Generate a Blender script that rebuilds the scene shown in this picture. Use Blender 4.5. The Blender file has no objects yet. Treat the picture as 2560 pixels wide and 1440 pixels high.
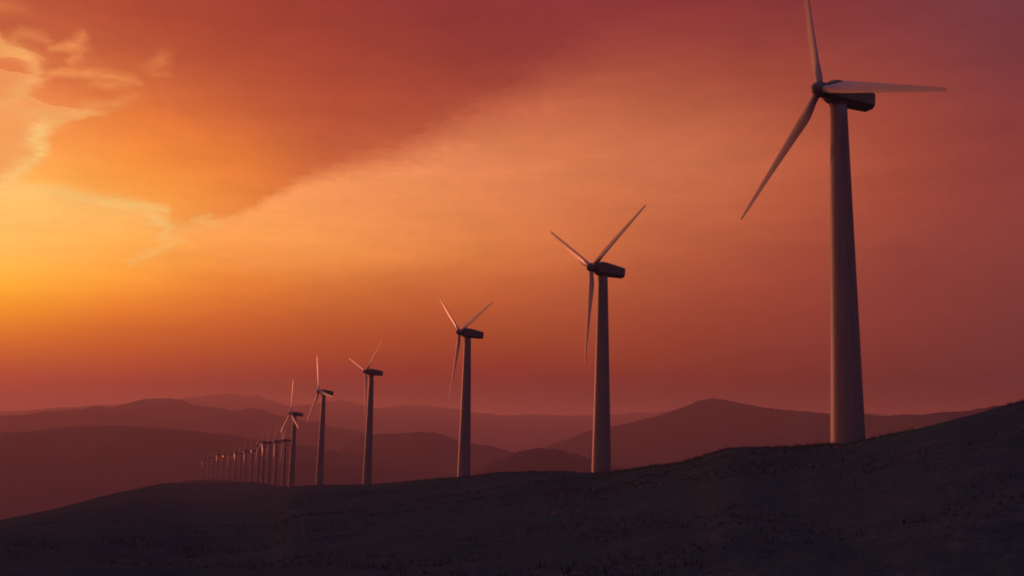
import bpy, math, random
import numpy as np
from mathutils import Vector, Matrix, noise as mnoise

random.seed(7)
np.random.seed(7)
C = bpy.context.scene.collection
R = math.radians

# ------------------------------------------------------------------ camera
F_PX, PITCH, ROLL = 2453.53, R(8.2955), R(1.2092)
W0, H0 = 2560.0, 1440.0

cam_d = bpy.data.cameras.new('camera')
cam = bpy.data.objects.new('camera', cam_d)
C.objects.link(cam)
cam_d.sensor_width = 36.0
cam_d.lens = F_PX / W0 * 36.0
cam_d.clip_start = 0.1
cam_d.clip_end = 120000
fwd = Vector((0, math.cos(PITCH), math.sin(PITCH)))
up0 = Vector((0, -math.sin(PITCH), math.cos(PITCH)))
rt0 = Vector((1, 0, 0))
up = up0 * math.cos(ROLL) + rt0 * math.sin(ROLL) * -1.0
rt = rt0 * math.cos(ROLL) + up0 * math.sin(ROLL)
m = Matrix((rt, up, -fwd)).transposed().to_4x4()
cam.matrix_world = m
bpy.context.scene.camera = cam


def px_dir(x, y):
    """direction in the world of a pixel of the photograph (returns azimuth, elevation in degrees)"""
    X = (x - W0 / 2) / F_PX
    Y = (H0 / 2 - y) / F_PX
    v = (rt * X + up * Y + fwd).normalized()
    return math.degrees(math.atan2(v.x, v.y)), math.degrees(math.asin(v.z))


def srgb(c):
    out = []
    for v in c[:3]:
        v = v / 255.0
        out.append(v / 12.92 if v <= 0.04045 else ((v + 0.055) / 1.055) ** 2.4)
    return out


# ------------------------------------------------------------------ view
sc = bpy.context.scene
sc.view_settings.view_transform = 'Standard'
sc.view_settings.look = 'None'
sc.view_settings.exposure = 0.0
sc.view_settings.gamma = 1.0
sc.view_settings.use_curve_mapping = False
sc.render.engine = 'CYCLES'
sc.cycles.use_denoising = True
sc.cycles.max_bounces = 3
sc.cycles.diffuse_bounces = 1
sc.cycles.glossy_bounces = 2
sc.cycles.adaptive_threshold = 0.015
sc.cycles.volume_bounces = 1
sc.cycles.pixel_filter_type = 'BLACKMAN_HARRIS'
sc.cycles.filter_width = 1.8

SUN_AZ, SUN_EL = -38.5, 4.0
SUN_STRENGTH = 2.0
SUN_COLOR = (1.0, 0.25, 0.12)
NISHITA_STRENGTH = 0.004
HAZE_DENSITY, HAZE_UP = 9.0e-5, 620.0
HAZE_L, HAZE_R = (0.42, 0.074, 0.058), (0.22, 0.042, 0.045)

# ------------------------------------------------------------------ sky (world)
world = bpy.data.worlds.new('World')
sc.world = world
world.use_nodes = True
nt = world.node_tree
nt.nodes.clear()


class G:
    """small expression builder for a node tree"""

    def __init__(self, t):
        self.t = t

    def n(self, kind, **kw):
        nd = self.t.nodes.new(kind)
        for k, v in kw.items():
            setattr(nd, k, v)
        return nd

    def put(self, sock, v):
        if isinstance(v, bpy.types.NodeSocket):
            self.t.links.new(v, sock)
        else:
            try:
                sock.default_value = v
            except Exception:
                sock.default_value = (*v, 1.0)

    def m(self, op, a, b=0.0, c=0.0, clamp=False):
        nd = self.n('ShaderNodeMath', operation=op, use_clamp=clamp)
        self.put(nd.inputs[0], a)
        self.put(nd.inputs[1], b)
        self.put(nd.inputs[2], c)
        return nd.outputs[0]

    def v(self, op, a, b=None, s=None):
        nd = self.n('ShaderNodeVectorMath', operation=op)
        self.put(nd.inputs[0], a)
        if b is not None:
            self.put(nd.inputs[1], b)
        if s is not None:
            self.put(nd.inputs['Scale'], s)
        return nd.outputs['Value'] if op in ('DOT_PRODUCT', 'LENGTH') else nd.outputs['Vector']

    def mix(self, f, a, b):
        nd = self.n('ShaderNodeMix', data_type='RGBA')
        self.put(nd.inputs['Factor'], f)
        self.put(nd.inputs['A'], a if isinstance(a, bpy.types.NodeSocket) else (*a, 1.0))
        self.put(nd.inputs['B'], b if isinstance(b, bpy.types.NodeSocket) else (*b, 1.0))
        return nd.outputs['Result']

    def rng(self, x, a, b, c=0.0, d=1.0, smooth=False):
        nd = self.n('ShaderNodeMapRange', interpolation_type='SMOOTHSTEP' if smooth else 'LINEAR')
        self.put(nd.inputs['Value'], x)
        self.put(nd.inputs['From Min'], a)
        self.put(nd.inputs['From Max'], b)
        self.put(nd.inputs['To Min'], c)
        self.put(nd.inputs['To Max'], d)
        return nd.outputs['Result']

    def xyz(self, x, y, z=0.0):
        nd = self.n('ShaderNodeCombineXYZ')
        self.put(nd.inputs[0], x)
        self.put(nd.inputs[1], y)
        self.put(nd.inputs[2], z)
        return nd.outputs[0]

    def noise(self, vec, scale, detail=4.0, rough=0.55, color=False):
        nd = self.n('ShaderNodeTexNoise')
        self.put(nd.inputs['Vector'], vec)
        nd.inputs['Scale'].default_value = scale
        nd.inputs['Detail'].default_value = detail
        nd.inputs['Roughness'].default_value = rough
        return nd.outputs['Color'] if color else nd.outputs['Fac']

    def ramp(self, x, stops, mode='LINEAR'):
        nd = self.n('ShaderNodeValToRGB')
        cr = nd.color_ramp
        cr.interpolation = mode
        stops = sorted(stops, key=lambda s: s[0])
        while len(cr.elements) < len(stops):
            cr.elements.new(0.5)
        for e, (p, c) in zip(cr.elements, stops):
            e.position = p
        for e, (p, c) in zip(cr.elements, stops):
            e.color = (*c[:3], 1.0)
        self.put(nd.inputs[0], x)
        return nd.outputs[0]


g = G(nt)
tc = g.n('ShaderNodeTexCoord')
sep = g.n('ShaderNodeSeparateXYZ')
nt.links.new(tc.outputs['Generated'], sep.inputs[0])
DX, DY, DZ = sep.outputs
AZ = g.m('MULTIPLY', g.m('ARCTAN2', DX, DY), 180 / math.pi)
EL = g.m('MULTIPLY', g.m('ARCSINE', DZ), 180 / math.pi)
P0 = g.xyz(AZ, EL, 0.0)

# the clear, lit layer of the evening sky and the dark sheet of cloud above it:
# colours by direction (photograph pixels of a 2560 x 1440 frame used only as a way to name directions)
CLEAR = {
    0: {0: (235, 130, 75), 120: (245, 145, 82), 300: (250, 152, 82), 400: (254, 172, 92), 480: (255, 192, 108), 600: (255, 188, 98), 700: (255, 172, 58), 780: (240, 136, 46), 850: (215, 105, 43), 900: (192, 87, 43), 950: (178, 75, 43), 1000: (165, 65, 43)},
    256: {0: (225, 120, 75), 200: (240, 140, 80), 400: (252, 165, 88), 500: (255, 187, 101), 560: (255, 179, 92), 650: (255, 168, 72), 700: (253, 158, 60), 760: (236, 128, 50), 800: (216, 110, 50), 850: (200, 92, 48), 900: (185, 80, 46), 950: (170, 70, 45), 1000: (152, 58, 45)},
    512: {0: (215, 110, 72), 300: (238, 140, 85), 500: (250, 160, 92), 560: (253, 164, 88), 600: (252, 158, 80), 640: (250, 151, 70), 680: (246, 142, 61), 720: (236, 126, 52), 800: (206, 98, 50), 850: (190, 85, 48), 900: (172, 74, 46), 950: (160, 65, 45), 1000: (140, 53, 46)},
    768: {0: (200, 100, 68), 300: (232, 135, 85), 450: (245, 150, 90), 500: (246, 152, 88), 600: (245, 152, 80), 650: (240, 144, 72), 700: (216, 115, 56), 750: (205, 105, 52), 800: (192, 90, 50), 850: (178, 78, 48), 900: (165, 68, 46), 950: (150, 58, 46), 1000: (132, 51, 48)},
    1024: {0: (180, 85, 62), 200: (205, 108, 74), 400: (232, 137, 88), 450: (238, 142, 88), 500: (236, 140, 83), 600: (232, 137, 76), 650: (228, 130, 68), 700: (206, 108, 58), 750: (195, 95, 53), 800: (180, 82, 50), 850: (168, 72, 48), 900: (155, 63, 46), 950: (145, 56, 46), 1000: (126, 49, 48)},
    1280: {0: (160, 68, 56), 200: (188, 92, 66), 300: (205, 110, 73), 400: (222, 127, 82), 500: (222, 127, 78), 600: (218, 121, 70), 650: (212, 114, 64), 700: (196, 98, 58), 750: (185, 88, 54), 800: (172, 78, 50), 850: (160, 70, 48), 900: (150, 60, 46), 950: (139, 54, 46), 1000: (126, 49, 48)},
    1536: {0: (145, 56, 54), 150: (168, 76, 58), 300: (198, 104, 70), 400: (211, 118, 78), 500: (207, 112, 72), 600: (200, 104, 65), 700: (182, 88, 58), 800: (163, 72, 51), 900: (146, 60, 48), 1000: (123, 49, 48)},
    1792: {0: (140, 51, 53), 100: (148, 61, 55), 200: (166, 77, 58), 300: (184, 94, 66), 400: (198, 106, 72), 500: (191, 99, 66), 600: (178, 86, 60), 700: (166, 75, 55), 800: (152, 65, 52), 900: (138, 57, 49), 1000: (120, 49, 48)},
    2048: {0: (135, 52, 55), 100: (146, 60, 55), 200: (161, 71, 56), 300: (175, 81, 60), 400: (184, 88, 62), 500: (178, 82, 59), 600: (166, 75, 56), 700: (155, 67, 55), 800: (145, 60, 52), 900: (130, 54, 50), 1000: (117, 49, 50)},
    2304: {0: (127, 55, 60), 100: (135, 59, 60), 200: (146, 62, 57), 300: (157, 67, 56), 400: (161, 70, 57), 500: (161, 71, 58), 600: (150, 66, 58), 700: (140, 60, 55), 800: (132, 56, 54), 900: (122, 52, 52), 1000: (109, 48, 50)},
    2560: {0: (118, 57, 68), 100: (120, 56, 62), 200: (126, 56, 60), 300: (135, 58, 58), 400: (141, 60, 58), 500: (144, 62, 58), 600: (138, 61, 58), 700: (130, 58, 56), 800: (122, 55, 55), 900: (115, 52, 54), 1000: (103, 48, 52)},
}
CLOUD = {
    0: {0: (190, 86, 55), 60: (190, 88, 56), 120: (212, 112, 68), 200: (238, 132, 76), 300: (252, 150, 80), 400: (255, 172, 86), 480: (255, 182, 90)},
    256: {0: (175, 72, 50), 100: (190, 85, 54), 200: (215, 108, 60), 300: (240, 131, 58), 400: (250, 147, 64), 480: (255, 164, 73), 520: (255, 168, 78)},
    512: {0: (165, 63, 48), 100: (175, 72, 50), 200: (192, 86, 54), 300: (215, 107, 55), 400: (236, 129, 52), 500: (240, 139, 61), 560: (246, 148, 70)},
    768: {0: (155, 57, 48), 100: (162, 63, 48), 200: (175, 73, 51), 300: (190, 83, 53), 400: (200, 96, 57), 440: (205, 101, 58), 560: (215, 110, 60)},
    1024: {0: (145, 52, 50), 100: (150, 58, 49), 200: (164, 66, 50), 300: (178, 79, 55), 380: (190, 92, 61), 500: (200, 100, 62)},
    1280: {0: (140, 51, 52), 100: (145, 55, 51), 200: (156, 63, 52), 300: (180, 84, 60), 450: (190, 95, 62)},
    1536: {0: (140, 52, 54), 100: (145, 57, 54), 200: (152, 64, 54), 300: (170, 80, 60)},
}
for k in (1792, 2048, 2304, 2560):
    CLOUD[k] = CLEAR[k]
XS = sorted(CLEAR)


def table(tab, x, y):
    x = min(max(x, 0), 2560)
    i = min(int(x // 256), 9)
    a, b = XS[i], XS[i + 1]
    f = (x - a) / 256.0
    out = []
    for k in (a, b):
        ys = sorted(tab[k])
        out.append([np.interp(y, ys, [srgb(tab[k][q])[ch] for q in ys]) for ch in range(3)])
    return [out[0][c] * (1 - f) + out[1][c] * f for c in range(3)]


def dir_px(az, el):
    a, e = R(az), R(el)
    v = Vector((math.sin(a) * math.cos(e), math.cos(a) * math.cos(e), math.sin(e)))
    d = v.dot(fwd)
    return W0 / 2 + F_PX * v.dot(rt) / d, H0 / 2 - F_PX * v.dot(up) / d


EL0, EL1 = -2.0, 34.0
E_STOPS = [-2, 0, 1, 2, 3, 4, 5, 6, 7, 8, 9, 10, 11, 12, 13.5, 15, 16.5, 18, 20, 22, 24.5, 28, 34]
# in-frame columns; beyond them the same colours go on: past the sun they fall off more slowly than on
# this side of it, widened to redden the blades; away from the sun they sink to a dull mauve dusk
COLS = [(-27.5 + 5.5 * i) for i in range(11)]


def layer(tab):
    cols = []
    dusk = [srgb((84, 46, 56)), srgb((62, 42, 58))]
    for a in COLS:
        st = []
        for e in E_STOPS:
            x, y = dir_px(a, e)
            c = table(tab, x, max(y, 0))
            if y < 0:                                   # above the frame: slowly darker, duller
                k = min(-y / 900.0, 1.0) * 0.6
                c = [c[q] * (1 - k) + dusk[1][q] * k for q in range(3)]
            # the air between here and the sky (the haze box below) adds its own light and takes some away
            ln = min(HAZE_UP / max(math.sin(R(e)), 0.0135), 46000.0)
            tr = max(math.exp(-HAZE_DENSITY * ln), 0.25)
            q_ = (a + 27.5) / 55.0
            air = [HAZE_L[q] * (1 - q_) + HAZE_R[q] * q_ for q in range(3)]
            c = [max((c[q] - air[q] * (1 - tr)) / tr, 0.004) for q in range(3)]
            st.append(((e - EL0) / (EL1 - EL0), c))
        cols.append((a, st))
    right = cols[-1][1]
    left = cols[0][1]

    def toward(st, target, k):
        return [(p, [c[q] * (1 - k) + target[q] * k for q in range(3)]) for p, c in st]

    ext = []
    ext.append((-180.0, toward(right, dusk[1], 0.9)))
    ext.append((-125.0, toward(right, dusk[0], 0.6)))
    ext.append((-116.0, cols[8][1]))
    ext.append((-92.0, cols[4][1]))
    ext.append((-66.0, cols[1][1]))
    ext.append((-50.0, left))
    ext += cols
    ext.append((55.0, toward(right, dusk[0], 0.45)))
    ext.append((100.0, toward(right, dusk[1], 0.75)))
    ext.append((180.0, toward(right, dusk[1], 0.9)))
    t = g.m('DIVIDE', g.m('SUBTRACT', EL, EL0), EL1 - EL0, clamp=True)
    acc = g.ramp(t, ext[0][1])
    for (a0, s0), (a1, s1) in zip(ext[:-1], ext[1:]):
        f = g.rng(AZ, a0, a1)
        acc = g.mix(f, acc, g.ramp(t, s1))
    return acc


clear = layer(CLEAR)
cloud = layer(CLOUD)

# wind-torn edges: the direction is warped by noise before edges and wisps are measured
nv = g.v('MULTIPLY', P0, (1.0, 2.2, 1.0))
w1 = g.v('SUBTRACT', g.noise(nv, 0.22, 5.0, 0.6, color=True), (0.5, 0.5, 0.5))
w2 = g.v('SUBTRACT', g.noise(nv, 1.1, 5.0, 0.65, color=True), (0.5, 0.5, 0.5))
w3 = g.v('SUBTRACT', g.noise(nv, 4.2, 4.0, 0.7, color=True), (0.5, 0.5, 0.5))
P = g.v('ADD', P0, g.v('MULTIPLY', w1, (0.8, 0.35, 0.0)))
P = g.v('ADD', P, g.v('MULTIPLY', w2, (0.7, 0.26, 0.0)))
P = g.v('ADD', P, g.v('MULTIPLY', w3, (0.75, 0.13, 0.0)))
sepP = g.n('ShaderNodeSeparateXYZ')
nt.links.new(P, sepP.inputs[0])
PAZ, PEL = sepP.outputs[0], sepP.outputs[1]


def curve(x, pts, x0, x1, y0, y1):
    nd = g.n('ShaderNodeFloatCurve')
    cv = nd.mapping.curves[0]
    pts = sorted(pts)
    while len(cv.points) < len(pts):
        cv.points.new(0.5, 0.5)
    for p, (a, b) in zip(cv.points, pts):
        p.location = ((a - x0) / (x1 - x0), (b - y0) / (y1 - y0))
        p.handle_type = 'VECTOR'
    nd.mapping.update()
    g.put(nd.inputs['Value'], g.rng(x, x0, x1))
    return g.rng(nd.outputs[0], 0.0, 1.0, y0, y1)


edge_px = [(-60, 478), (0, 476), (60, 474), (150, 482), (250, 498), (350, 514), (405, 528), (430, 566),
           (480, 556), (530, 548), (600, 533), (650, 510), (700, 484), (760, 454), (830, 430), (900, 416),
           (1000, 394), (1080, 356), (1150, 322), (1250, 270), (1400, 185), (1600, 90), (1800, 0), (2100, -120)]
edge = [px_dir(*p) for p in edge_px]
edge = [(-62.0, edge[0][1] - 1.5), (-45.0, edge[0][1] + 0.5)] + edge + [(34.0, 40.0)]
edge_el = curve(PAZ, edge, -62.0, 34.0, 0.0, 42.0)
d_edge = g.m('SUBTRACT', PEL, edge_el)
tuft = g.noise(g.v('MULTIPLY', P0, (1.0, 2.6, 1.0)), 1.3, 5.0, 0.65)
soft = g.m('MULTIPLY', g.rng(AZ, -16.0, 12.0, 0.22, 3.4), g.rng(tuft, 0.35, 0.65, 0.6, 1.6))
soft = g.m('ADD', soft, g.rng(AZ, -20.0, -17.0, 0.55, 0.0))
mask = g.rng(g.m('DIVIDE', d_edge, soft), -1.0, 1.0, 0.0, 1.0, smooth=True)
# the torn western side of the sheet: azimuth of its edge by elevation
west_px = [(-900, 60), (-300, 104), (20, 116), (72, 130), (98, 155), (93, 190), (70, 215), (58, 238), (105, 262), (235, 283), (190, 292),
           (150, 300), (106, 318), (94, 360), (95, 396), (62, 426), (24, 455), (-60, 480), (-900, 520)]
west = [px_dir(max(x, -500), y) for x, y in west_px]
west = sorted((b, a) for a, b in west)
west = [(0.0, -60.0)] + west + [(42.0, -60.0)]
west_az = curve(PEL, west, 0.0, 42.0, -62.0, 0.0)
d_west = g.m('SUBTRACT', PAZ, west_az)
mask_w = g.rng(d_west, -0.30, 0.75, 0.0, 1.0, smooth=True)
near_sun = g.rng(AZ, -62.0, -48.0, 0.0, 1.0, smooth=True)
mask_w = g.m('MAXIMUM', mask_w, g.m('SUBTRACT', 1.0, near_sun))
open_lit = g.mix(g.rng(EL, 12.0, 24.0), srgb((255, 172, 96)), srgb((246, 146, 84)))
inner = g.mix(mask_w, g.mix(g.rng(EL, 20.0, 22.5, 0.8, 0.5), cloud, open_lit), cloud)
sky = g.mix(mask, clear, inner)
# gilded edges: bright right at the edge, fading into the open sky side
brk = g.rng(g.noise(nv, 0.9, 4.0, 0.6), 0.30, 0.58, 0.45, 1.0)
gold = [c * 1.08 for c in srgb((255, 211, 126))]
rim_w = g.m('MULTIPLY', g.m('EXPONENT', g.m('MULTIPLY', g.m('MAXIMUM', g.m('MULTIPLY', d_west, -1.0), 0.0), -2.0)), g.m('SUBTRACT', 1.0, mask_w))
rim_w = g.m('MULTIPLY', g.m('MULTIPLY', rim_w, brk), g.rng(EL, 15.0, 20.5, 0.5, 0.10))
rim_w = g.m('MULTIPLY', rim_w, mask)
sky = g.mix(rim_w, sky, gold)
rim_e = g.m('MULTIPLY', g.m('EXPONENT', g.m('MULTIPLY', g.m('MAXIMUM', g.m('MULTIPLY', d_edge, -1.0), 0.0), -2.4)), g.m('SUBTRACT', 1.0, mask))
rim_e = g.m('MULTIPLY', g.m('MULTIPLY', rim_e, brk), g.rng(AZ, -20.0, -16.5, 0.3, 0.0))
sky = g.mix(rim_e, sky, gold)


def strokes(lines, power=2.0):
    """soft wisps along lines; each point is (x, y, width in px, strength)"""
    acc = None
    for line in lines:
        for (x0, y0, wa, sa), (x1, y1, wb, sb) in zip(line[:-1], line[1:]):
            a = Vector(px_dir(x0, y0))
            b = Vector(px_dir(x1, y1))
            ba = b - a
            pp = P
            if acc is not None:      # ties each step to the one before, so few values are alive at once
                nd = g.n('ShaderNodeVectorMath', operation='MULTIPLY_ADD')
                g.put(nd.inputs[0], acc)
                nd.inputs[1].default_value = (1e-6, 0, 0)
                g.put(nd.inputs[2], P)
                pp = nd.outputs[0]
            pa = g.v('SUBTRACT', pp, (a.x, a.y, 0.0))
            h = g.m('MULTIPLY', g.v('DOT_PRODUCT', pa, (ba.x, ba.y, 0.0)), 1.0 / max(ba.length_squared, 1e-6), clamp=True)
            d = g.v('LENGTH', g.v('SUBTRACT', pa, g.v('SCALE', (ba.x, ba.y, 0.0), s=h)))
            k = 57.3 / F_PX
            wd = g.rng(h, 0.0, 1.0, wa * k, wb * k)
            st = g.rng(h, 0.0, 1.0, sa, sb)
            q = g.m('DIVIDE', d, wd)
            e = g.m('MULTIPLY', st, g.m('EXPONENT', g.m('MULTIPLY', g.m('MULTIPLY', q, q), -1.0)))
            acc = e if acc is None else g.m('MAXIMUM', acc, e)
    return acc


# gilded wisps
feather = g.rng(g.noise(g.v('MULTIPLY', P0, (1.0, 3.2, 1.0)), 1.7, 5.0, 0.65), 0.30, 0.66, 0.15, 1.15)
rim = strokes([
    [(-80, 484, 20, .7), (0, 478, 18, .8), (110, 478, 16, .75), (160, 482, 15, .85), (210, 497, 10, .95), (300, 508, 11, .95), (370, 516, 12, .9), (416, 523, 9, .9)],
    [(360, 520, 13, .6), (385, 548, 15, .7), (428, 567, 9, .85), (412, 585, 8, .8), (398, 596, 8, .5), (440, 598, 9, .5), (470, 604, 7, .15)],
    [(455, 600, 7, .4), (420, 615, 8, .6), (375, 634, 9, .6), (325, 655, 10, .5)],
    [(480, 550, 6, .5), (500, 546, 8, .7), (524, 536, 4, .5)],
    [(500, 552, 7, .6), (530, 556, 8, .4)],
    [(116, 306, 14, .5), (96, 328, 20, .95), (90, 350, 20, .95), (100, 378, 14, .8), (92, 396, 10, .7), (60, 415, 15, .7), (40, 430, 14, .7), (10, 455, 18, .7)],
])
glow = strokes([
    [(-80, 122, 22, .8), (0, 122, 17, .85), (50, 134, 17, .85), (84, 160, 18, .9), (82, 190, 17, .7), (56, 216, 18, .5), (36, 245, 18, .8), (20, 262, 18, .7)],
    [(0, 256, 20, .6), (50, 276, 16, .8), (120, 290, 17, .95), (180, 284, 11, .8), (215, 278, 11, .9), (260, 282, 7, .35)],
    [(160, 296, 12, .6), (120, 308, 14, .8)],
    [(200, 262, 12, .35), (280, 262, 14, .35), (340, 240, 12, .2)],
])
sky = g.mix(g.m('MULTIPLY', glow, g.rng(feather, 0.15, 1.15, 0.6, 0.95), clamp=True), sky, srgb((255, 180, 104)))
sky = g.mix(g.m('MULTIPLY', rim, g.m('MULTIPLY', feather, 0.85), clamp=True), sky, gold)
wisp = strokes([
    [(120, 184, 7, .8), (145, 181, 9, .95), (200, 184, 11, .8), (270, 192, 13, .7), (330, 200, 11, .65), (350, 208, 7, .5)],
    [(220, 205, 6, .3), (265, 213, 8, .6), (320, 208, 10, .5)],
    [(40, 96, 14, .45), (60, 82, 12, .5), (95, 92, 14, .5), (125, 104, 10, .4)],
    [(128, 126, 7, .8), (165, 118, 12, .8), (195, 116, 20, .8), (202, 96, 16, .65), (214, 76, 4, .4)],
    [(172, 156, 8, .5), (196, 140, 13, .6)],
    [(370, 172, 14, .2), (402, 148, 19, .4), (420, 138, 13, .2)],
    [(380, 184, 7, .25), (420, 182, 7, .2)],
    [(0, 10, 20, .3), (60, 22, 14, .15)],
    [(620, 534, 8, .2), (648, 526, 8, .45)],
    [(840, 530, 12, .3), (890, 533, 14, .45)],
    [(545, 655, 6, .35), (620, 664, 8, .5), (700, 662, 8, .35), (780, 664, 8, .2)],
    [(520, 618, 10, .2), (600, 640, 12, .35), (640, 644, 9, .25)],
])
sky = g.mix(g.m('MULTIPLY', wisp, g.rng(feather, 0.15, 1.15, 0.55, 1.0), clamp=True), sky, srgb((252, 158, 88)))
dark = strokes([
    [(20, 96, 12, .5), (30, 80, 12, .4)],
    [(95, 106, 7, .5), (110, 122, 9, .6), (150, 142, 10, .7), (172, 142, 7, .6)],
    [(110, 170, 6, .4), (135, 164, 9, .5), (160, 160, 8, .4)],
    [(130, 200, 5, .35), (180, 201, 6, .45), (220, 204, 5, .3)],
    [(240, 228, 8, .15), (270, 244, 6, .3), (300, 238, 6, .2)],
])
sky = g.mix(g.m('MULTIPLY', dark, g.rng(feather, 0.15, 1.15, 0.6, 1.0), clamp=True), sky, srgb((208, 106, 54)))
# faint streaks of high cloud through everything
st1 = g.noise(g.v('MULTIPLY', P, (0.35, 1.5, 1.0)), 0.55, 6.0, 0.6)
st2 = g.noise(g.v('MULTIPLY', P, (0.8, 2.4, 1.0)), 1.6, 5.0, 0.6)
amt = g.rng(EL, 1.0, 9.0, 0.03, 0.30)
mod = g.m('ADD', 1.0, g.m('MULTIPLY', amt, g.m('SUBTRACT', st1, 0.5)))
mod = g.m('MULTIPLY', mod, g.m('ADD', 1.0, g.m('MULTIPLY', g.m('MULTIPLY', amt, 0.5), g.m('SUBTRACT', st2, 0.5))))
st3 = g.noise(g.v('MULTIPLY', P, (0.6, 1.5, 1.0)), 0.17, 3.0, 0.6)
mod = g.m('MULTIPLY', mod, g.m('ADD', 1.0, g.m('MULTIPLY', amt, g.m('SUBTRACT', st3, 0.52))))
mod = g.m('MULTIPLY', mod, g.rng(AZ, 8.0, 24.0, 1.0, 0.94))
sky = g.v('SCALE', sky, s=mod)
# zenith, out of view: dusk blue, strengthened to cool the light on the ground
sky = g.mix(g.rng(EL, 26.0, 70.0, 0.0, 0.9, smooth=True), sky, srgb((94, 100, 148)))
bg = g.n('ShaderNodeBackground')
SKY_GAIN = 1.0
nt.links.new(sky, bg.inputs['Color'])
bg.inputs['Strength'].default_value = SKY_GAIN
nish = g.n('ShaderNodeTexSky')
nish.sky_type = 'NISHITA'
nish.sun_disc = False
nish.sun_elevation = R(2.0)
nish.sun_rotation = R(SUN_AZ)
nish.dust_density = 5.0
bg2 = g.n('ShaderNodeBackground')
nt.links.new(nish.outputs[0], bg2.inputs['Color'])
bg2.inputs['Strength'].default_value = NISHITA_STRENGTH
add = g.n('ShaderNodeAddShader')
nt.links.new(bg.outputs[0], add.inputs[0])
nt.links.new(bg2.outputs[0], add.inputs[1])
out = g.n('ShaderNodeOutputWorld')
nt.links.new(add.outputs[0], out.inputs['Surface'])

# ------------------------------------------------------------------ sun
sd = bpy.data.lights.new('sun', 'SUN')
sd.energy = SUN_STRENGTH
sd.color = SUN_COLOR
sd.angle = R(1.5)
sun = bpy.data.objects.new('sun', sd)
C.objects.link(sun)
sv = Vector((math.sin(R(SUN_AZ)) * math.cos(R(SUN_EL)), math.cos(R(SUN_AZ)) * math.cos(R(SUN_EL)), math.sin(R(SUN_EL))))
sun.rotation_euler = sv.to_track_quat('Z', 'Y').to_euler()


# ------------------------------------------------------------------ materials
def material(name, build):
    mt = bpy.data.materials.new(name)
    mt.use_nodes = True
    t = mt.node_tree
    t.nodes.clear()
    q = G(t)
    o = q.n('ShaderNodeOutputMaterial')
    build(q, o)
    return mt


def principled(q, o, color, rough, spec=0.5, bump=None, coat=0.0):
    p = q.n('ShaderNodeBsdfPrincipled')
    q.put(p.inputs['Base Color'], color if isinstance(color, bpy.types.NodeSocket) else (*color, 1.0))
    q.put(p.inputs['Roughness'], rough)
    p.inputs['Specular IOR Level'].default_value = spec
    p.inputs['Coat Weight'].default_value = coat
    if bump is not None:
        b = q.n('ShaderNodeBump')
        b.inputs['Strength'].default_value = bump[1]
        b.inputs['Distance'].default_value = bump[2]
        q.put(b.inputs['Height'], bump[0])
        q.t.links.new(b.outputs[0], p.inputs['Normal'])
    q.t.links.new(p.outputs[0], o.inputs['Surface'])


def mat_paint(q, o):
    c = q.n('ShaderNodeTexCoord').outputs['Object']
    n1 = q.noise(q.v('MULTIPLY', c, (1.5, 1.5, 0.12)), 1.2, 5.0, 0.6)
    n2 = q.noise(c, 9.0, 3.0, 0.5)
    f = q.m('ADD', q.m('MULTIPLY', n1, 0.7), q.m('MULTIPLY', n2, 0.3))
    col = q.mix(q.rng(f, 0.35, 0.65), (0.27, 0.255, 0.255), (0.36, 0.34, 0.335))
    principled(q, o, col, 0.48, 0.4)


def mat_blade(q, o):
    c = q.n('ShaderNodeTexCoord').outputs['Object']
    n1 = q.noise(q.v('MULTIPLY', c, (1.0, 1.0, 0.2)), 1.5, 4.0, 0.6)
    col = q.mix(n1, (0.56, 0.50, 0.48), (0.68, 0.62, 0.60))
    principled(q, o, col, q.rng(n1, 0.3, 0.7, 0.36, 0.44), 0.75)


def mat_housing(q, o):
    c = q.n('ShaderNodeTexCoord').outputs['Object']
    n1 = q.noise(q.v('MULTIPLY', c, (1.0, 0.5, 1.4)), 1.1, 5.0, 0.65)
    col = q.mix(q.rng(n1, 0.35, 0.65), (0.17, 0.165, 0.17), (0.26, 0.255, 0.26))
    principled(q, o, col, 0.5, 0.4)


def mat_ground(q, o):
    c = q.n('ShaderNodeTexCoord').outputs['Object']
    n1 = q.noise(c, 0.02, 6.0, 0.6)
    n2 = q.noise(c, 0.35, 6.0, 0.65)
    n3 = q.noise(c, 3.0, 4.0, 0.6)
    a = q.mix(q.rng(n1, 0.4, 0.62), (0.047, 0.082, 0.083), (0.066, 0.100, 0.102))
    b = q.mix(q.rng(n2, 0.5, 0.7), a, (0.088, 0.120, 0.120))
    cc = q.mix(q.rng(n3, 0.35, 0.7), b, (0.040, 0.068, 0.068))
    h = q.m('ADD', q.m('MULTIPLY', n2, 1.0), q.m('MULTIPLY', n3, 0.3))
    df = q.n('ShaderNodeBsdfDiffuse')
    q.put(df.inputs['Color'], cc)
    bp = q.n('ShaderNodeBump')
    bp.inputs['Strength'].default_value = 0.7
    bp.inputs['Distance'].default_value = 0.4
    q.put(bp.inputs['Height'], h)
    q.t.links.new(bp.outputs[0], df.inputs['Normal'])
    q.t.links.new(df.outputs[0], o.inputs['Surface'])


def mat_mountain(q, o):
    c = q.n('ShaderNodeTexCoord').outputs['Object']
    n1 = q.noise(c, 0.0012, 7.0, 0.6)
    n2 = q.noise(c, 0.008, 6.0, 0.6)
    a = q.mix(q.rng(n1, 0.4, 0.6), (0.028, 0.055, 0.072), (0.046, 0.070, 0.092))
    b = q.mix(q.rng(n2, 0.45, 0.7), a, (0.035, 0.06, 0.078))
    principled(q, o, b, 1.0, 0.0)


def mat_rock(q, o):
    c = q.n('ShaderNodeTexCoord').outputs['Object']
    n = q.noise(c, 4.0, 4.0, 0.6)
    principled(q, o, q.mix(n, (0.08, 0.085, 0.085), (0.15, 0.15, 0.15)), 0.85, 0.3)


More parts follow.
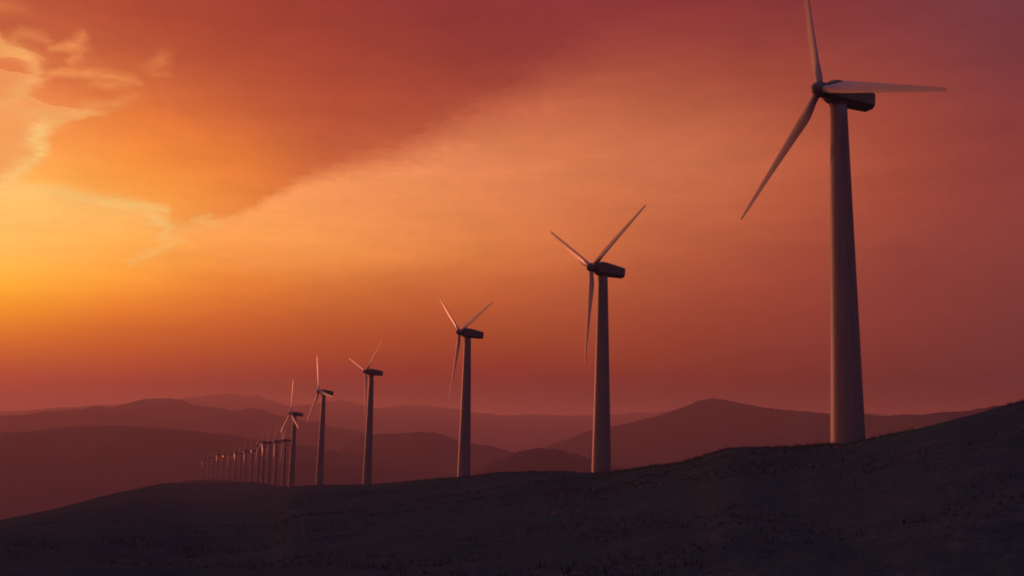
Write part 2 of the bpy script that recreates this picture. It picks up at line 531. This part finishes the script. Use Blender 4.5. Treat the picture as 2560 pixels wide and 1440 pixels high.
def mat_scrub(q, o):
    c = q.n('ShaderNodeTexCoord').outputs['Object']
    n = q.noise(c, 0.6, 3.0, 0.6)
    principled(q, o, q.mix(q.rng(n, 0.35, 0.65), (0.09, 0.13, 0.12), (0.14, 0.175, 0.165)), 0.95, 0.0)


M = {k: material(k, f) for k, f in dict(painted_steel=mat_paint, blade_gelcoat=mat_blade, nacelle_shell=mat_housing,
                                        dry_ground=mat_ground, mountain_scrub=mat_mountain, stone=mat_rock,
                                        dry_scrub=mat_scrub).items()}


def link_mesh(name, verts, faces, mat, parent=None, smooth=True):
    me = bpy.data.meshes.new(name)
    me.from_pydata([tuple(v) for v in verts] if not isinstance(verts, np.ndarray) else verts.tolist(), [], faces)
    me.update()
    if smooth:
        me.shade_smooth()
    me.materials.append(mat)
    o = bpy.data.objects.new(name, me)
    C.objects.link(o)
    if parent is not None:
        o.parent = parent
    return o


def grid_mesh(name, V, mat, wrap=False, smooth=True):
    """V: array (rows, cols, 3)"""
    nr, nc = V.shape[:2]
    me = bpy.data.meshes.new(name)
    i, j = np.meshgrid(np.arange(nr - 1), np.arange(nc if wrap else nc - 1), indexing='ij')
    j2 = (j + 1) % nc
    f = np.stack([i * nc + j, i * nc + j2, (i + 1) * nc + j2, (i + 1) * nc + j], -1).reshape(-1, 4)
    me.vertices.add(nr * nc)
    me.vertices.foreach_set('co', V.reshape(-1).astype(np.float32))
    me.loops.add(f.size)
    me.loops.foreach_set('vertex_index', f.reshape(-1).astype(np.int32))
    me.polygons.add(len(f))
    me.polygons.foreach_set('loop_start', np.arange(0, f.size, 4, dtype=np.int32))
    me.update(calc_edges=True)
    me.validate()
    if smooth:
        me.shade_smooth()
    me.materials.append(mat)
    o = bpy.data.objects.new(name, me)
    C.objects.link(o)
    return o


# value noise in numpy -------------------------------------------------
_PERM = np.random.RandomState(3).rand(256, 256)


def vnoise(x, y):
    xi = np.floor(x).astype(int)
    yi = np.floor(y).astype(int)
    fx = x - xi
    fy = y - yi
    fx = fx * fx * (3 - 2 * fx)
    fy = fy * fy * (3 - 2 * fy)
    a = _PERM[xi & 255, yi & 255]
    b = _PERM[(xi + 1) & 255, yi & 255]
    c = _PERM[xi & 255, (yi + 1) & 255]
    d = _PERM[(xi + 1) & 255, (yi + 1) & 255]
    return (a * (1 - fx) + b * fx) * (1 - fy) + (c * (1 - fx) + d * fx) * fy - 0.5


def fbm(x, y, oct=5, gain=0.5):
    s = 0
    a = 1.0
    for k in range(oct):
        s = s + a * vnoise(x * 2 ** k + 17.3 * k, y * 2 ** k - 9.1 * k)
        a *= gain
    return s


# ------------------------------------------------------------------ turbines' places
HUB_H, BLADE_R, OVERHANG, TILT, CONE = 45.0, 20.8, 2.84, R(3.18), R(0.3)
YAW0 = -119.75
# x, y, z of the base, blade phase, extra tower height, yaw offset
NEAR = [
    (40.55, 118.64, -0.52, -11.7, -1.63, 6.5),
    (19.21, 205.51, -8.10, 61.4, -2.54, 0.7),
    (-13.34, 302.05, -13.72, 69.0, -1.63, -1.8),
    (-61.51, 436.76, -24.25, 49.3, 3.85, -2.4),
    (-98.05, 520.43, -29.69, -20.9, 2.87, -2.9),
    (-132.93, 613.98, -36.57, -4.2, -0.74, -0.1),
]

# ------------------------------------------------------------------ the ridge we stand on
# (photo x, photo y of the skyline, distance of the crest)
crest = [(-900, 1500, 300), (-400, 1400, 380), (0, 1300, 480), (130, 1274, 580), (250, 1243, 760), (400, 1214, 1400),
         (490, 1199, 2500), (560, 1199, 2400), (620, 1206, 1800), (660, 1212, 1350), (700, 1216, 1000)]
cr = []
for x, y, d in crest:
    az, el = px_dir(x, y)
    cr.append((az, math.tan(R(el)), d))
for (x, y, z, *_r) in reversed(NEAR):
    d = math.hypot(x, y)
    cr.append((math.degrees(math.atan2(x, y)), z / d, d))
for x, y, d in [(860, 1212, 480), (1000, 1205, 400), (1080, 1196, 350), (1260, 1179, 262), (1400, 1178, 225), (1600, 1169, 190), (1700, 1155, 175),
                (1755, 1141, 165), (1800, 1124, 155), (1850, 1117, 148), (2000, 1117, 134), (2240, 1085, 118), (2400, 1045, 116),
                (2560, 1004, 124), (2900, 930, 140), (3400, 900, 160)]:
    az, el = px_dir(x, y)
    cr.append((az, math.tan(R(el)), d))
cr.sort()
CA = np.array([c[0] for c in cr])
CT = np.array([c[1] for c in cr])
CD = np.array([c[2] for c in cr])
# all round: behind the camera a plain slope
CA = np.concatenate([[-180, -120], CA, [120, 180]])
CT = np.concatenate([[-0.06, -0.1], CT, [-0.03, -0.06]])
CD = np.concatenate([[300, 380], CD, [260, 300]])


def crest_at(az):
    t = 0
    d = 0
    w = 0
    for o, k in ((-0.35, 1), (0, 2), (0.35, 1)):
        t = t + k * np.interp(az + o, CA, CT)
        d = d + k * np.exp(np.interp(az + o, CA, np.log(CD)))
        w += k
    return t / w, d / w


VALLEY = -420.0


def ground_z(az, r):
    """height of the ridge at azimuth az (deg) and distance r"""
    az = np.asarray(az, float)
    r = np.asarray(r, float)
    T, D = crest_at(az)
    x = r * np.sin(np.radians(az))
    y = r * np.cos(np.radians(az))
    R0 = 34.0
    tn = -1.7 / R0 - 0.118
    s = np.clip(np.log(np.maximum(r, R0) / R0) / np.log(D / R0), 0, 1)
    ta = T + (tn - T) * (1 - s) ** 1.7
    z_in = ta * r
    z_near = -1.7 - 0.118 * r
    z = np.where(r < R0, z_near, z_in)
    over = np.maximum(r - D, 0)
    fall = 0.10 * over ** 2 / (over + 0.35 * D) * 2.2
    zc = T * D
    z = np.where(r > D, zc + np.minimum(T, 0) * over - fall, z)
    # undulation: small near, larger away; calmed at the crest so that the skyline keeps its line
    calm = np.clip(np.abs(np.log(r / D)) * 2.0, 0.05, 1)
    z = z + fbm(x / 9.0, y / 9.0, 5) * 0.55 * np.clip(r / 40, 0.3, 1) * calm
    z = z + fbm(x / 60.0 + 5, y / 60.0, 4) * 3.0 * np.clip((r - 30) / 200, 0, 1) * calm
    z = z + fbm(x / 420.0 + 5, y / 420.0, 4) * 14.0 * np.clip((r - 300) / 1500, 0, 1) * calm
    z = z + fbm(x / 1.7, y / 1.7, 3) * 0.10
    # valley floor
    far = fbm(x / 2600.0, y / 2600.0, 5) * 60 * np.clip((r - 3000) / 3000, 0, 1)
    zv = VALLEY + far
    return np.maximum(z, zv) + np.where(z < zv + 60, 0, 0)


az_cols = np.concatenate([np.arange(-180, -34, 2.0), np.arange(-34, 34, 0.075), np.arange(34, 180, 2.0)])
r_rows = np.concatenate([[0.3, 2.0, 5.0, 9.0, 14.0], np.geomspace(20, 160, 150), np.geomspace(163, 3600, 150), np.geomspace(3700, 42000, 36)])
AZg, Rg = np.meshgrid(az_cols, r_rows)
Zg = ground_z(AZg, Rg)
V = np.stack([Rg * np.sin(np.radians(AZg)), Rg * np.cos(np.radians(AZg)), Zg], -1)
ground = grid_mesh('ground', V, M['dry_ground'], wrap=True)
ground['kind'] = 'structure'
ground['label'] = 'dark rough hillside and ridge that the turbines stand on'


# ------------------------------------------------------------------ mountains
def mountain_range(line, dist, label, width, jag=1.0, seed=0, dvar=0.06, nearer=None):
    pts = [px_dir(x, y) for x, y in line]
    pa = np.array([p[0] for p in pts])
    pt = np.array([math.tan(R(p[1])) for p in pts])
    a = np.arange(pa[0], pa[-1], 0.07)
    k = np.array([1, 2, 3, 2, 1.0])
    tt = np.interp(a, pa, pt)
    tt = np.convolve(np.pad(tt, 2, mode='edge'), k / k.sum(), mode='valid')
    d = dist * (1 + dvar * 2 * fbm(a / 6.0 + seed, a * 0 + seed * 3.1, 3))
    if nearer:
        d = d * np.interp(a, [nearer[0], nearer[1]], [1.0, nearer[2]])
    zc = tt * d + fbm(a * 1.1 + seed * 7, a * 0 + seed, 5, 0.55) * dist * 0.0022 * jag
    bot = VALLEY - 60
    u = np.concatenate([np.linspace(-1, 0, 44), np.linspace(0, 1, 14)[1:]])
    A, U = np.meshgrid(a, u)
    Dd = np.meshgrid(d, u)[0]
    Zc = np.meshgrid(zc, u)[0]
    rr = Dd + U * width
    xx = rr * np.sin(np.radians(A))
    yy = rr * np.cos(np.radians(A))
    prof = (1 - np.abs(U)) ** 1.35
    ridge = 1 - np.abs(fbm(xx / (width * .35) + seed, yy / (width * .35), 5)) * 1.6
    H = Zc - bot
    Z = bot + H * prof * (1 - (1 - ridge) * np.clip(np.abs(U) * 3.5, 0, 1) * 0.55)
    o = grid_mesh('mountain', np.stack([xx, yy, Z], -1), M['mountain_scrub'])
    o['kind'] = 'structure'
    o['label'] = label
    return o


mountain_range([(-1300, 1030), (-300, 1020), (0, 1030), (200, 1018), (380, 1006), (470, 996), (540, 986), (575, 981), (612, 988), (645, 990), (690, 1004), (730, 1014),
                (790, 1010), (820, 1005), (850, 1000), (885, 1006), (930, 1019), (1000, 1015), (1070, 1014), (1150, 1026), (1240, 1037),
                (1400, 1037), (1520, 1036), (1640, 1030), (1800, 1022), (2000, 1030), (2200, 1034), (2560, 1040), (3000, 1030), (3900, 1050)],
               15500, 'farthest faint mountain range under the sunset', 5000, 0.8, 1)
mountain_range([(-1300, 1120), (-300, 1075), (0, 1042), (60, 1035), (130, 1026), (200, 1022), (290, 1016), (330, 1005), (360, 1000), (400, 997),
                (450, 998), (475, 1008), (500, 1014), (560, 1022), (600, 1024), (630, 1018), (655, 1020), (690, 1035), (740, 1045),
                (800, 1058), (860, 1074), (950, 1090), (1040, 1115), (1150, 1150), (1300, 1200)],
               9000, 'long purple mountain ridge at the left, highest behind the far turbines', 3200, 0.7, 2)
mountain_range([(-1300, 1110), (-300, 1092), (0, 1083), (80, 1078), (160, 1069), (300, 1062), (400, 1070), (520, 1082), (650, 1096), (800, 1118),
                (950, 1150), (1100, 1200)],
               5200, 'lower darker mountain slope in front of the left ridge', 2200, 0.9, 3)
mountain_range([(760, 1190), (850, 1120), (900, 1094), (950, 1084), (1000, 1083), (1050, 1078), (1085, 1079), (1110, 1089), (1160, 1104), (1230, 1118),
                (1290, 1133), (1400, 1170), (1500, 1205)],
               5800, 'dusky hill shoulder behind the third turbine', 1900, 0.8, 4)
mountain_range([(1250, 1180), (1330, 1130), (1450, 1085), (1560, 1058), (1640, 1042), (1700, 1019), (1745, 1003), (1785, 994), (1830, 1003),
                (1880, 1012), (1960, 1024), (2075, 1035), (2200, 1038), (2300, 1036), (2400, 1028), (2480, 1017), (2560, 1012), (2900, 1000), (3900, 1040)],
               6800, 'single pointed mountain between the two nearest turbines and its long right slope', 2200, 0.6, 5, 0.06, (13.0, 24.0, 0.66))
mountain_range([(1130, 1215), (1230, 1160), (1270, 1142), (1300, 1128), (1345, 1117), (1390, 1122), (1450, 1138), (1500, 1152), (1560, 1168),
                (1640, 1188), (1750, 1215)],
               3900, 'small dark hill behind the second turbine', 1100, 0.8, 6)
mountain_range([(500, 1215), (600, 1182), (650, 1168), (700, 1158), (760, 1154), (800, 1156), (840, 1168), (890, 1187), (930, 1205), (1000, 1230)],
               4000, 'small dark hill behind the fifth and sixth turbines', 900, 0.7, 7, 0.02)


# ------------------------------------------------------------------ wind turbine
def ring(rad, z, n=40, cx=0, cy=0):
    return [(cx + rad * math.cos(2 * math.pi * k / n), cy + rad * math.sin(2 * math.pi * k / n), z) for k in range(n)]


def loft(rings, cap0=True, cap1=True):
    v = []
    f = []
    n = len(rings[0])
    for rg in rings:
        v += rg
    for i in range(len(rings) - 1):
        for k in range(n):
            k2 = (k + 1) % n
            f.append((i * n + k, i * n + k2, (i + 1) * n + k2, (i + 1) * n + k))
    if cap0:
        f.append(tuple(reversed(range(n))))
    if cap1:
        b = (len(rings) - 1) * n
        f.append(tuple(b + k for k in range(n)))
    return v, f


TOP_Z = HUB_H - 1.42
R_BASE, R_TOP = 2.02, 1.02


def tower_radius(z):
    t = max(0.0, min(1.0, z / TOP_Z))
    return R_BASE + (R_TOP - R_BASE) * t


def tower_mesh():
    zs = [-2.5] + [TOP_Z * k / 24 for k in range(25)]
    return loft([ring(tower_radius(z), z, 56) for z in zs])


def flange_mesh(z):
    r = tower_radius(z)
    return loft([ring(r, z - 0.07, 56), ring(r + 0.008, z - 0.06, 56), ring(r + 0.008, z + 0.06, 56), ring(r, z + 0.07, 56)], False, False)


def yaw_ring_mesh():
    return loft([ring(R_TOP - 0.1, TOP_Z - 0.02, 40), ring(R_TOP + 0.10, TOP_Z, 40), ring(R_TOP + 0.10, TOP_Z + 0.2, 40), ring(R_TOP - 0.1, TOP_Z + 0.22, 40)])


def section(y, hw, top, bot, ct, cb):
    """eight cornered nacelle section, every corner softened by two points"""
    pts = [(-hw, bot + cb * 0.9), (-hw + cb, bot), (hw - cb, bot), (hw, bot + cb * 0.9), (hw, top - ct * 0.7), (hw - ct, top), (-hw + ct, top), (-hw, top - ct * 0.7)]
    outp = []
    n = len(pts)
    for k in range(n):
        a = Vector(pts[k - 1])
        b = Vector(pts[k])
        c = Vector(pts[(k + 1) % n])
        s = 0.05
        d1 = (a - b)
        d2 = (c - b)
        outp.append(b + d1.normalized() * min(s, d1.length * .3))
        outp.append(b * 0.86 + (b + d1.normalized() * min(s, d1.length * .3)) * 0.07 + (b + d2.normalized() * min(s, d2.length * .3)) * 0.07)
        outp.append(b + d2.normalized() * min(s, d2.length * .3))
    return [(p.x, y, p.y) for p in outp]


def nacelle_mesh():
    S = []
    for (y, hw, top, bot, ct, cb) in [
        (-5.03, 1.06, 0.86, -1.10, .22, .42), (-5.00, 1.10, 0.90, -1.14, .22, .44), (-3.5, 1.16, 1.10, -1.22, .22, .48), (-2.0, 1.21, 1.26, -1.30, .24, .52),
        (-0.5, 1.24, 1.40, -1.38, .26, .55), (0.6, 1.24, 1.45, -1.38, .30, .58), (1.2, 1.20, 1.38, -1.32, .42, .62), (1.65, 1.15, 1.25, -1.18, .56, .66), (1.95, 0.98, 1.02, -0.98, .58, .6), (2.03, 0.88, 0.90, -0.88, .56, .56)]:
        S.append(section(y, hw, top, bot, ct, cb))
    S = [list(reversed(s)) for s in S]
    return loft(S)


def spinner_mesh():
    prof = [(2.06, 0.80), (2.08, 0.93), (2.5, 0.97), (3.1, 0.95), (3.45, 0.86), (3.75, 0.68), (3.95, 0.46), (4.07, 0.22), (4.10, 0.06)]
    rg = []
    for y, r in prof:
        rg.append([(r * math.cos(2 * math.pi * k / 32), y - OVERHANG, r * math.sin(2 * math.pi * k / 32)) for k in range(32)][::-1])
    return loft(rg)


def blade_mesh():
    """span along +Z, leading edge towards -X, wind from +Y"""
    st = [(0.62, .92, 1.0, 0), (1.2, .90, 1.0, 0), (1.9, 1.02, .80, 13), (2.8, 1.38, .48, 13), (3.8, 1.56, .33, 12), (4.6, 1.60, .28, 11), (6.5, 1.45, .24, 8.5),
          (9.0, 1.27, .21, 6), (12.0, 1.03, .19, 3.5), (15.0, .82, .17, 1.8), (18.0, .62, .15, .8), (19.6, .50, .14, .3), (20.3, .42, .13, 0), (20.65, .28, .12, 0), (BLADE_R, .10, .12, 0)]
    rg = []
    n = 26
    for (r, ch, th, tw) in st:
        circ = max(0.0, min(1.0, (th - 0.33) / 0.67))
        t = R(tw + 1.0)
        ringp = []
        for k in range(n):
            a = 2 * math.pi * k / n
            xc = 0.5 + 0.5 * math.cos(a)             # 1 = trailing edge
            yt = 5 * th * ch * (0.2969 * math.sqrt(xc) - 0.126 * xc - 0.3516 * xc ** 2 + 0.2843 * xc ** 3 - 0.1036 * xc ** 4) if circ < 1 else 0
            sgn = 1 if math.sin(a) >= 0 else -1
            ax = (xc - 0.30) * ch
            ay = sgn * yt * (0.85 if sgn > 0 else 1.1)
            cx = 0.5 * ch * math.cos(a)
            cy = 0.5 * ch * math.sin(a)
            x = ax * (1 - circ) + cx * circ
            y = ay * (1 - circ) + cy * circ
            # twist: leading edge (negative x) swings to the wind (+Y)
            X = x * math.cos(t) + y * math.sin(t)
            Y = -x * math.sin(t) + y * math.cos(t)
            ringp.append((X, Y, r))
        rg.append(ringp)
    return loft(rg)


def place_parts(root, phase, extra, scale_tower=True):
    hub = Vector((0, OVERHANG * math.cos(TILT), HUB_H + extra + OVERHANG * math.sin(TILT)))
    b = 0
    for ch in root.children:
        kind = ch.name.split('.')[0]
        if kind == 'tower':
            ch.scale = (1, 1, (TOP_Z + extra) / TOP_Z)
        elif kind == 'yaw_ring':
            ch.location = (0, 0, extra)
        elif kind == 'nacelle':
            ch.location = (0, 0, HUB_H + extra)
            ch.rotation_euler = (TILT, 0, 0)
        elif kind == 'spinner':
            ch.location = hub
            ch.rotation_euler = (TILT, 0, 0)
        elif kind == 'blade':
            mt = Matrix.Translation(hub) @ Matrix.Rotation(TILT, 4, 'X') @ Matrix.Rotation(-R(phase + 120 * b), 4, 'Y') @ Matrix.Rotation(-CONE, 4, 'X')
            ch.matrix_local = mt
            b += 1


def make_turbine():
    root = bpy.data.objects.new('wind_turbine', None)
    C.objects.link(root)
    root.empty_display_size = 2
    tw = link_mesh('tower', *tower_mesh(), M['painted_steel'], root)
    for z in (14.6, 29.6):
        link_mesh('flange', *flange_mesh(z), M['painted_steel'], tw)
    link_mesh('yaw_ring', *yaw_ring_mesh(), M['nacelle_shell'], root)
    na = link_mesh('nacelle', *nacelle_mesh(), M['nacelle_shell'], root)
    na.data.set_sharp_from_angle(angle=R(20))
    link_mesh('spinner', *spinner_mesh(), M['nacelle_shell'], root)
    bl = link_mesh('blade', *blade_mesh(), M['blade_gelcoat'], root)
    for k in range(2):
        c = bl.copy()
        C.objects.link(c)
        c.parent = root
    return root


def copy_turbine(src):
    r = src.copy()
    C.objects.link(r)
    for ch in src.children:
        c = ch.copy()
        C.objects.link(c)
        c.parent = r
        for gch in ch.children:
            d = gch.copy()
            C.objects.link(d)
            d.parent = c
    return r


proto = make_turbine()
labels = [
    'nearest and largest wind turbine, tower at the right, one blade lying across its nacelle',
    'second largest wind turbine, tall tower right of the centre with blades in a wide Y',
    'third wind turbine from the front, one blade tip glinting',
    'fourth wind turbine from the front, short gleaming blade at its upper left',
    'fifth wind turbine from the front, one blade straight up and one level with its nacelle',
    'sixth wind turbine from the front, bright blade hanging in front of its tower top',
]
GROUP = 'wind turbines in a row along the ridge'
for i, (x, y, z, ph, ex, dy) in enumerate(NEAR):
    o = proto if i == 0 else copy_turbine(proto)
    o.location = (x, y, z)
    o.rotation_euler = (0, 0, -R(YAW0 + dy))
    place_parts(o, ph, ex)
    o['label'] = labels[i]
    o['category'] = 'wind turbine'
    o['group'] = GROUP

# the far end of the row: photo x, hub y, base y, phase
FAR = [
    (708, 1103, 1221, -178, 'small turbine just left of the sixth, with a light blade hanging straight down'),
    (686, 1117, 1224, 30, 'small turbine second to the left of the sixth tower'),
    (670, 1119, 1223, 75, 'small turbine third to the left of the sixth tower'),
    (655, 1116, 1220, 10, 'small turbine fourth to the left of the sixth tower'),
    (643, 1130, 1223, 50, 'small turbine fifth to the left of the sixth tower, first of the tighter cluster'),
    (627, 1139, 1217, 95, 'faint far turbine first left of the tighter cluster'),
    (610, 1141, 1215, 20, 'faint far turbine second left of the tighter cluster'),
    (599, 1149, 1218, 70, 'faint far turbine third left of the tighter cluster'),
    (585, 1150, 1219, 5, 'faint far turbine fourth left of the tighter cluster'),
    (570, 1156, 1218, 40, 'faint far turbine fifth left of the tighter cluster'),
    (555, 1157, 1215, 100, 'hazy distant turbine fifth from the left end of the row'),
    (541, 1152, 1212, 15, 'hazy distant turbine fourth from the left end of the row'),
    (529, 1158, 1210, 60, 'hazy distant turbine third from the left end of the row'),
    (519, 1155, 1207, 85, 'hazy distant turbine second from the left end of the row'),
    (506, 1160, 1205, 25, 'most distant turbine, leftmost of the whole row'),
]
for (px, hy, by, ph, lab) in FAR:
    az, el = px_dir(px, by)
    d = F_PX * (HUB_H + 0.5) / (by - hy)
    z = float(ground_z(az, d))
    o = copy_turbine(proto)
    o.location = (d * math.sin(R(az)), d * math.cos(R(az)), z)
    o.rotation_euler = (0, 0, -R(YAW0 + 13 + random.uniform(-6, 6)))
    place_parts(o, ph, 0.0)
    o['label'] = lab
    o['category'] = 'wind turbine'
    o['group'] = GROUP

# ------------------------------------------------------------------ stones and scrub on the near slope
rng = np.random.RandomState(11)


def scatter(n, rmin, rmax, amin=-30, amax=31):
    az = rng.uniform(amin, amax, n)
    T, D = crest_at(az)
    rr = np.sqrt(rng.uniform(rmin ** 2, rmax ** 2, n))
    ok = rr < D * 1.02
    return az[ok], rr[ok]


def build_stones():
    import bmesh
    bm = bmesh.new()
    bmesh.ops.create_icosphere(bm, subdivisions=1, radius=1.0)
    bm.verts.ensure_lookup_table()
    base = np.array([v.co[:] for v in bm.verts])
    tri = [[v.index for v in f.verts] for f in bm.faces]
    bm.free()
    az, rr = scatter(8000, 30, 170, 2, 31)
    x = rr * np.sin(np.radians(az))
    y = rr * np.cos(np.radians(az))
    keep = fbm(x / 14.0 + 3, y / 14.0 + 8, 4) > 0.22
    az, rr, x, y = az[keep], rr[keep], x[keep], y[keep]
    z = ground_z(az, rr)
    vs, fs = [], []
    for k in range(len(x)):
        s = 0.05 + 0.20 * rng.rand() ** 4
        j = base * (1 + rng.uniform(-.28, .28, (len(base), 1))) * np.array([s, s * rng.uniform(.6, 1.1), s * rng.uniform(.45, .8)])
        a = rng.rand() * 6.28
        ca, sa = math.cos(a), math.sin(a)
        jx = j[:, 0] * ca - j[:, 1] * sa
        jy = j[:, 0] * sa + j[:, 1] * ca
        o = len(vs) * len(base)
        vs.append(np.stack([jx + x[k], jy + y[k], j[:, 2] + z[k] + s * .2], -1))
        fs += [[q + o for q in t] for t in tri]
    ob = link_mesh('stones', np.concatenate(vs), fs, M['stone'], None, smooth=False)
    ob['kind'] = 'stuff'
    ob['label'] = 'pale loose stones scattered over the dark near slope'


def build_scrub():
    az, rr = scatter(30000, 26, 240)
    a2 = rng.uniform(-24, 31, 5200)                       # brush along the skyline
    r2 = crest_at(a2)[1] * rng.uniform(0.90, 1.015, len(a2))
    near2 = r2 < 420
    az = np.concatenate([az, a2[near2]])
    rr = np.concatenate([rr, r2[near2]])
    x = rr * np.sin(np.radians(az))
    y = rr * np.cos(np.radians(az))
    keep = fbm(x / 7.0 + 30, y / 7.0 + 8, 4) > 0.10
    az, rr, x, y = az[keep], rr[keep], x[keep], y[keep]
    z = ground_z(az, rr)
    nb = 9
    n = len(x)
    big = 0.6 + 1.5 * rng.rand(n) ** 3
    vs = np.zeros((n, nb, 3, 3))
    for b in range(nb):
        a = rng.uniform(0, 6.28, n)
        h = rng.uniform(.10, .32, n) * big
        off = rng.uniform(0, .20, n) * big
        ln = rng.uniform(.05, .24, n) * big
        bx = x + np.cos(a) * off
        by = y + np.sin(a) * off
        wx = -np.sin(a) * .028
        wy = np.cos(a) * .028
        vs[:, b, 0] = np.stack([bx - wx, by - wy, z - .05], -1)
        vs[:, b, 1] = np.stack([bx + wx, by + wy, z - .05], -1)
        vs[:, b, 2] = np.stack([bx + np.cos(a) * ln, by + np.sin(a) * ln, z + h], -1)
    V = vs.reshape(-1, 3)
    F = np.arange(len(V)).reshape(-1, 3)
    me = bpy.data.meshes.new('scrub')
    me.vertices.add(len(V))
    me.vertices.foreach_set('co', V.reshape(-1).astype(np.float32))
    me.loops.add(F.size)
    me.loops.foreach_set('vertex_index', F.reshape(-1).astype(np.int32))
    me.polygons.add(len(F))
    me.polygons.foreach_set('loop_start', np.arange(0, F.size, 3, dtype=np.int32))
    me.update(calc_edges=True)
    me.materials.append(M['dry_scrub'])
    ob = bpy.data.objects.new('scrub', me)
    C.objects.link(ob)
    ob['kind'] = 'stuff'
    ob['label'] = 'low dry grass and scrub covering the near slope'


build_stones()
build_scrub()

# ------------------------------------------------------------------ haze: real air round everything
HX, ZB, ZT = 46000.0, -620.0, HAZE_UP
hv = [(-HX, -HX, ZB), (HX, -HX, ZB), (HX, HX, ZB), (-HX, HX, ZB), (-HX, -HX, ZT), (HX, -HX, ZT), (HX, HX, ZT), (-HX, HX, ZT)]
hf = [(0, 3, 2, 1), (4, 5, 6, 7), (0, 1, 5, 4), (1, 2, 6, 5), (2, 3, 7, 6), (3, 0, 4, 7)]


def mat_haze(q, o):
    p = q.n('ShaderNodeVolumePrincipled')
    p.inputs['Color'].default_value = (0.92, 0.59, 0.57, 1)
    p.inputs['Density'].default_value = HAZE_DENSITY
    p.inputs['Anisotropy'].default_value = 0.3
    q.t.links.new(p.outputs[0], o.inputs['Volume'])


M['haze'] = material('haze', mat_haze)
hz = link_mesh('haze', hv, hf, M['haze'], None, smooth=False)
hz['kind'] = 'stuff'
hz['label'] = 'dusty evening haze filling the valleys'
